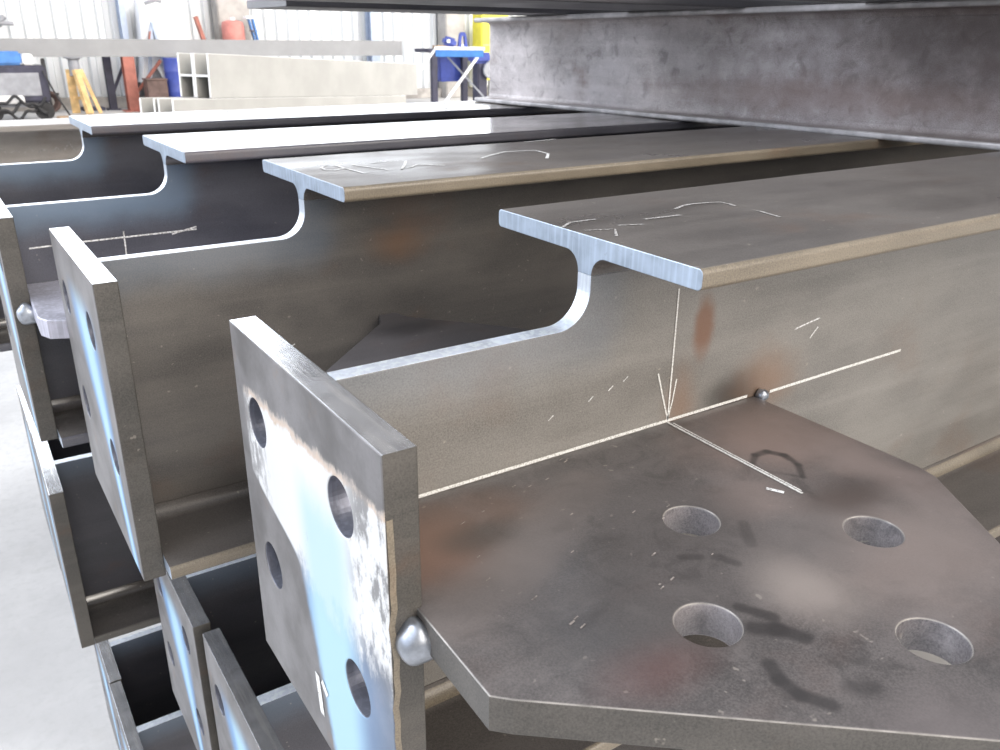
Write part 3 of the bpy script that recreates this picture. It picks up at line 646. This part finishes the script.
bm = bmesh.new(); bar(bm, (-.40, -.365, 1.02), (-.32, -.365, 1.34), .09, .02); obj('leg_sleeve', bm, M_redox, t)
t = empty('timber_prop', (4.44, 16.72, FZ), 0, 'reddish brown timber prop leaning right of the white sheeted machine', 'timber')
bm = bmesh.new(); bar(bm, (.18, 0, .02), (-.24, .0, 1.60), .13, .06); obj('board', bm, M_redox, t)
t = empty('red_tank', (4.92, 16.87, FZ), 0, 'dull red rounded tank standing in front of the concrete pier', 'tank')
bm = bmesh.new(); lathe(bm, [(.12, .05), (.19, .08), (.21, .14), (.21, 1.44), (.19, 1.52), (.10, 1.55)], 32); obj('shell', bm, M_pink, t, 40)
bm = bmesh.new(); lathe(bm, [(.05, 1.54), (.05, 1.60), (.02, 1.60)], 16); obj('filler_cap', bm, M_cream, t)
for a in (-.15, .15):
    bm = bmesh.new(); box(bm, (a, 0, .03), (.06, .3, .06)); obj('foot', bm, M_grey, t)
t = empty('step_ladder', (5.26, 16.82, FZ), 0, 'blue stepladder just right of the red tank', 'ladder')
for a, nm in ((-.10, 'rail'), (.14, 'rail')):
    bm = bmesh.new(); bar(bm, (.32 + a * .3, a, .0), (.0, a, 1.58), .09, .03); obj(nm, bm, M_blue2, t)
for k in range(5):
    zz = .25 + .28 * k; bm = bmesh.new(); box(bm, (.32 * (1 - zz / 1.58), .02, zz), (.10, .24, .025)); obj('tread', bm, M_grey, t)
bm = bmesh.new(); box(bm, (-.04, .02, 1.60), (.14, .26, .05), None, .01); obj('top_cap', bm, M_white, t)
# blue trestle with clamp parts on it
t = empty('trestle', (7.62, 13.0, FZ), -.534, 'blue trestle with white splayed legs left of the rusty cross beam', 'trestle')
bm = bmesh.new(); box(bm, (0, 0, 1.115), (.86, .50, .05), None, .006); obj('table_plate', bm, M_white, t)
bm = bmesh.new(); box(bm, (0, -.22, 1.035), (.82, .05, .11), None, .006); box(bm, (0, .22, 1.035), (.82, .05, .11), None, .006); obj('apron', bm, M_blue2, t)
for s in (-1, 1):
    bm = bmesh.new(); bar(bm, (.42, s * .20, 1.12), (-.44, s * .20, .0), .055, .04); obj('leg', bm, M_white, t)
    bm = bmesh.new(); bar(bm, (-.40, s * .20, 1.12), (-1.26, s * .20, .0), .055, .04); obj('leg', bm, M_white, t)
bm = bmesh.new(); bar(bm, (-.28, .1, 1.05), (.46, .1, .28), .04, .03); bar(bm, (.46, .1, .28), (.60, .1, .0), .04, .03); obj('stay', bm, M_grey, t)
t = empty('bench_vice', (7.42, 13.0, FZ + 1.141), 0, 'blue vice lying on the left of the white trestle top', 'vice')
bm = bmesh.new(); box(bm, (0, 0, .075), (.24, .16, .15), Matrix.Rotation(.25, 3, 'Y'), .04)
for v in bm.verts: v.co.z = max(v.co.z, 0)
obj('body', bm, M_blue, t)
bm = bmesh.new(); lathe(bm, [(.012, 0), (.03, .01), (.03, .05), (.012, .06)], 16, (-.07, -.09, .06)); obj('knob', bm, M_white, t)
t = empty('lifting_clamp', (7.68, 13.0, FZ + 1.141), 0, 'upright blue lifting clamp with open middle on the trestle top', 'clamp')
bm = prism([[(-.095, 0), (.095, 0), (.06, .20), (.035, .235), (-.035, .235), (-.06, .20)], [(-.04, .04), (.04, .04), (.025, .17), (-.025, .17)]], .05, 'XZ', 0, .004, 2); obj('frame', bm, M_blue, t)
bm = bmesh.new(); tube(bm, [(-.02, -.045, .02), (-.02, .045, .02)], .02, 10); obj('pin', bm, M_cream, t)
# dark workbench and pedestal grinder behind the trestle
t = empty('workbench', (8.55, 15.4, FZ), 0, 'dark workbench end with timber on top behind the blue trestle', 'workbench')
bm = bmesh.new(); box(bm, (.1, 0, 1.04), (.95, .6, .07), None, .006); obj('bench_top', bm, M_dk, t)
for a in (-.22, .48):
    bm = bmesh.new(); box(bm, (a, -.2, .50), (.12, .10, 1.0), None, .004); obj('leg', bm, M_dk, t)
bm = bmesh.new(); box(bm, (.25, .1, .70), (.5, .35, .5), None, .01); obj('drawer_unit', bm, M_blue, t)
bm = bmesh.new(); box(bm, (0, 0, .03), (.55, .22, .06), None, .006); o = obj('timber_board', bm, M_wood); o.location = (8.75, 15.4, FZ + 1.076); tag(o, 'short brown board lying on the dark workbench', 'board')
t = empty('pedestal_grinder', (9.0, 14.55, FZ), 0, 'blue and grey pedestal grinder under and behind the trestle', 'grinder')
bm = bmesh.new(); box(bm, (0, 0, .42), (.22, .22, .84), None, .02); obj('pedestal', bm, M_dk, t)
bm = bmesh.new(); box(bm, (0, 0, .92), (.42, .30, .20), None, .05); obj('motor', bm, M_blue, t)
bm = bmesh.new(); lathe(bm, [(.03, -.03), (.15, -.03), (.16, 0), (.15, .03), (.03, .03)], 28)
bmesh.ops.rotate(bm, verts=bm.verts, matrix=Matrix.Rotation(math.pi / 2, 3, 'X'), cent=(0, 0, 0)); bmesh.ops.translate(bm, verts=bm.verts, vec=(.12, -.19, .70)); obj('wheel_guard', bm, M_grey, t, 40)
# yellow cabinet on legs
t = empty('yellow_cabinet', (10.75, 16.9, FZ), 0, 'bright yellow cabinet on thin legs behind the cut end of the rusty cross beam', 'cabinet')
bm = bmesh.new(); box(bm, (0, 0, 1.10), (.72, .40, 1.42), None, .015); obj('body', bm, M_cab, t)
bm = bmesh.new(); box(bm, (0, -.205, 1.13), (.66, .012, .03)); obj('door_seam', bm, M_yel, t)
for a in (-.28, -.02, .28):
    bm = bmesh.new(); box(bm, (a, 0, .2), (.05, .05, .4)); obj('leg', bm, M_grey, t)
bm = bmesh.new(); box(bm, (0, 0, .05), (1.1, .25, .10), None, .01); o = obj('steel_channel', bm, M_white); o.location = (8.15, 14.2, FZ); tag(o, 'white channel section lying on the floor beneath the trestle', 'steel section')

# ------------------------------------------------------------------ light: the shed's daylight
w = bpy.data.worlds.new('shed_daylight'); S.world = w; w.use_nodes = True
nt = w.node_tree; nt.nodes.clear(); g = G(nt)
out = nt.nodes.new('ShaderNodeOutputWorld'); bg = nt.nodes.new('ShaderNodeBackground'); nt.links.new(bg.outputs[0], out.inputs[0])
tc = nt.nodes.new('ShaderNodeTexCoord'); sx = nt.nodes.new('ShaderNodeSeparateXYZ'); nt.links.new(tc.outputs['Generated'], sx.inputs[0])
def lobe(d, lo, hi):
    v = Vector(d).normalized()
    a = g.math('ADD', g.math('ADD', g.math('MULTIPLY', sx.outputs[0], v.x), g.math('MULTIPLY', sx.outputs[1], v.y)), g.math('MULTIPLY', sx.outputs[2], v.z))
    return g.ramp(a, lo, hi)
col = g.mix(lobe((0, 0, 1), -.1, .9), (.32, .31, .30), (.62, .64, .68))
col = g.mix(g.math('MULTIPLY', lobe((.20, -1, .10), .1, .9), .25), col, (1.9, 1.78, 1.66))
col = g.mix(lobe((.30, -1, .42), .80, .97), col, (6.9, 6.4, 5.85))                        # warm light from behind the camera
col = g.mix(lobe((-1, .35, .30), .45, .92), col, (2.2, 2.4, 2.8))                       # big doorway at the left
north = g.math('MULTIPLY', lobe((.5, .86, 0), .2, .7), g.math('SUBTRACT', 1.0, g.ramp(sx.outputs[2], .30, .52)))
col = g.mix(north, col, (4.6, 4.8, 5.1))                                                 # bright band added for flange reflections, above the low back wall
nt.links.new(col, bg.inputs[0]); bg.inputs[1].default_value = 1.0
def area(name, loc, to, sx_, sy_, energy, col):
    l = bpy.data.lights.new(name, 'AREA'); l.shape = 'RECTANGLE'; l.size = sx_; l.size_y = sy_; l.energy = energy; l.color = col
    o = bpy.data.objects.new(name, l); C.objects.link(o); o.location = loc
    o.rotation_euler = (Vector(to) - Vector(loc)).to_track_quat('-Z', 'Y').to_euler(); return o
area('roof_light', (13.5, 11.0, 6.2), (10, 17.6, .8), 14, 2.5, 1150, (1, .99, .97))
area('door_daylight', (-6, 5, 5.5), (-1.0, 3.0, -1.2), 5, 5, 700, (.96, .98, 1))

# ------------------------------------------------------------------ camera
cam = bpy.data.cameras.new('camera'); co = bpy.data.objects.new('camera', cam); C.objects.link(co)
R = Matrix(((0.8364213654619728, -0.5480122843780976, 0.009046301422568553), (0.1971872539599172, 0.3162814297464025, 0.9279457118136375), (0.5113868264576983, 0.774369804013735, -0.37260558283156936)))
mw = Matrix(((R[0][0], R[1][0], -R[2][0], -.3319), (R[0][1], R[1][1], -R[2][1], -.40657), (R[0][2], R[1][2], -R[2][2], .11455), (0, 0, 0, 1)))
co.matrix_world = mw
cam.sensor_width = 36; cam.lens = 36 * 843.557 / 1000; cam.clip_start = .01; cam.clip_end = 200
cam.dof.use_dof = True; cam.dof.focus_distance = .55; cam.dof.aperture_fstop = 27
S.camera = co
S.view_settings.view_transform = 'Standard'; S.view_settings.look = 'None'; S.view_settings.gamma = 1
S.view_settings.use_curve_mapping = False; S.view_settings.exposure = 0.0
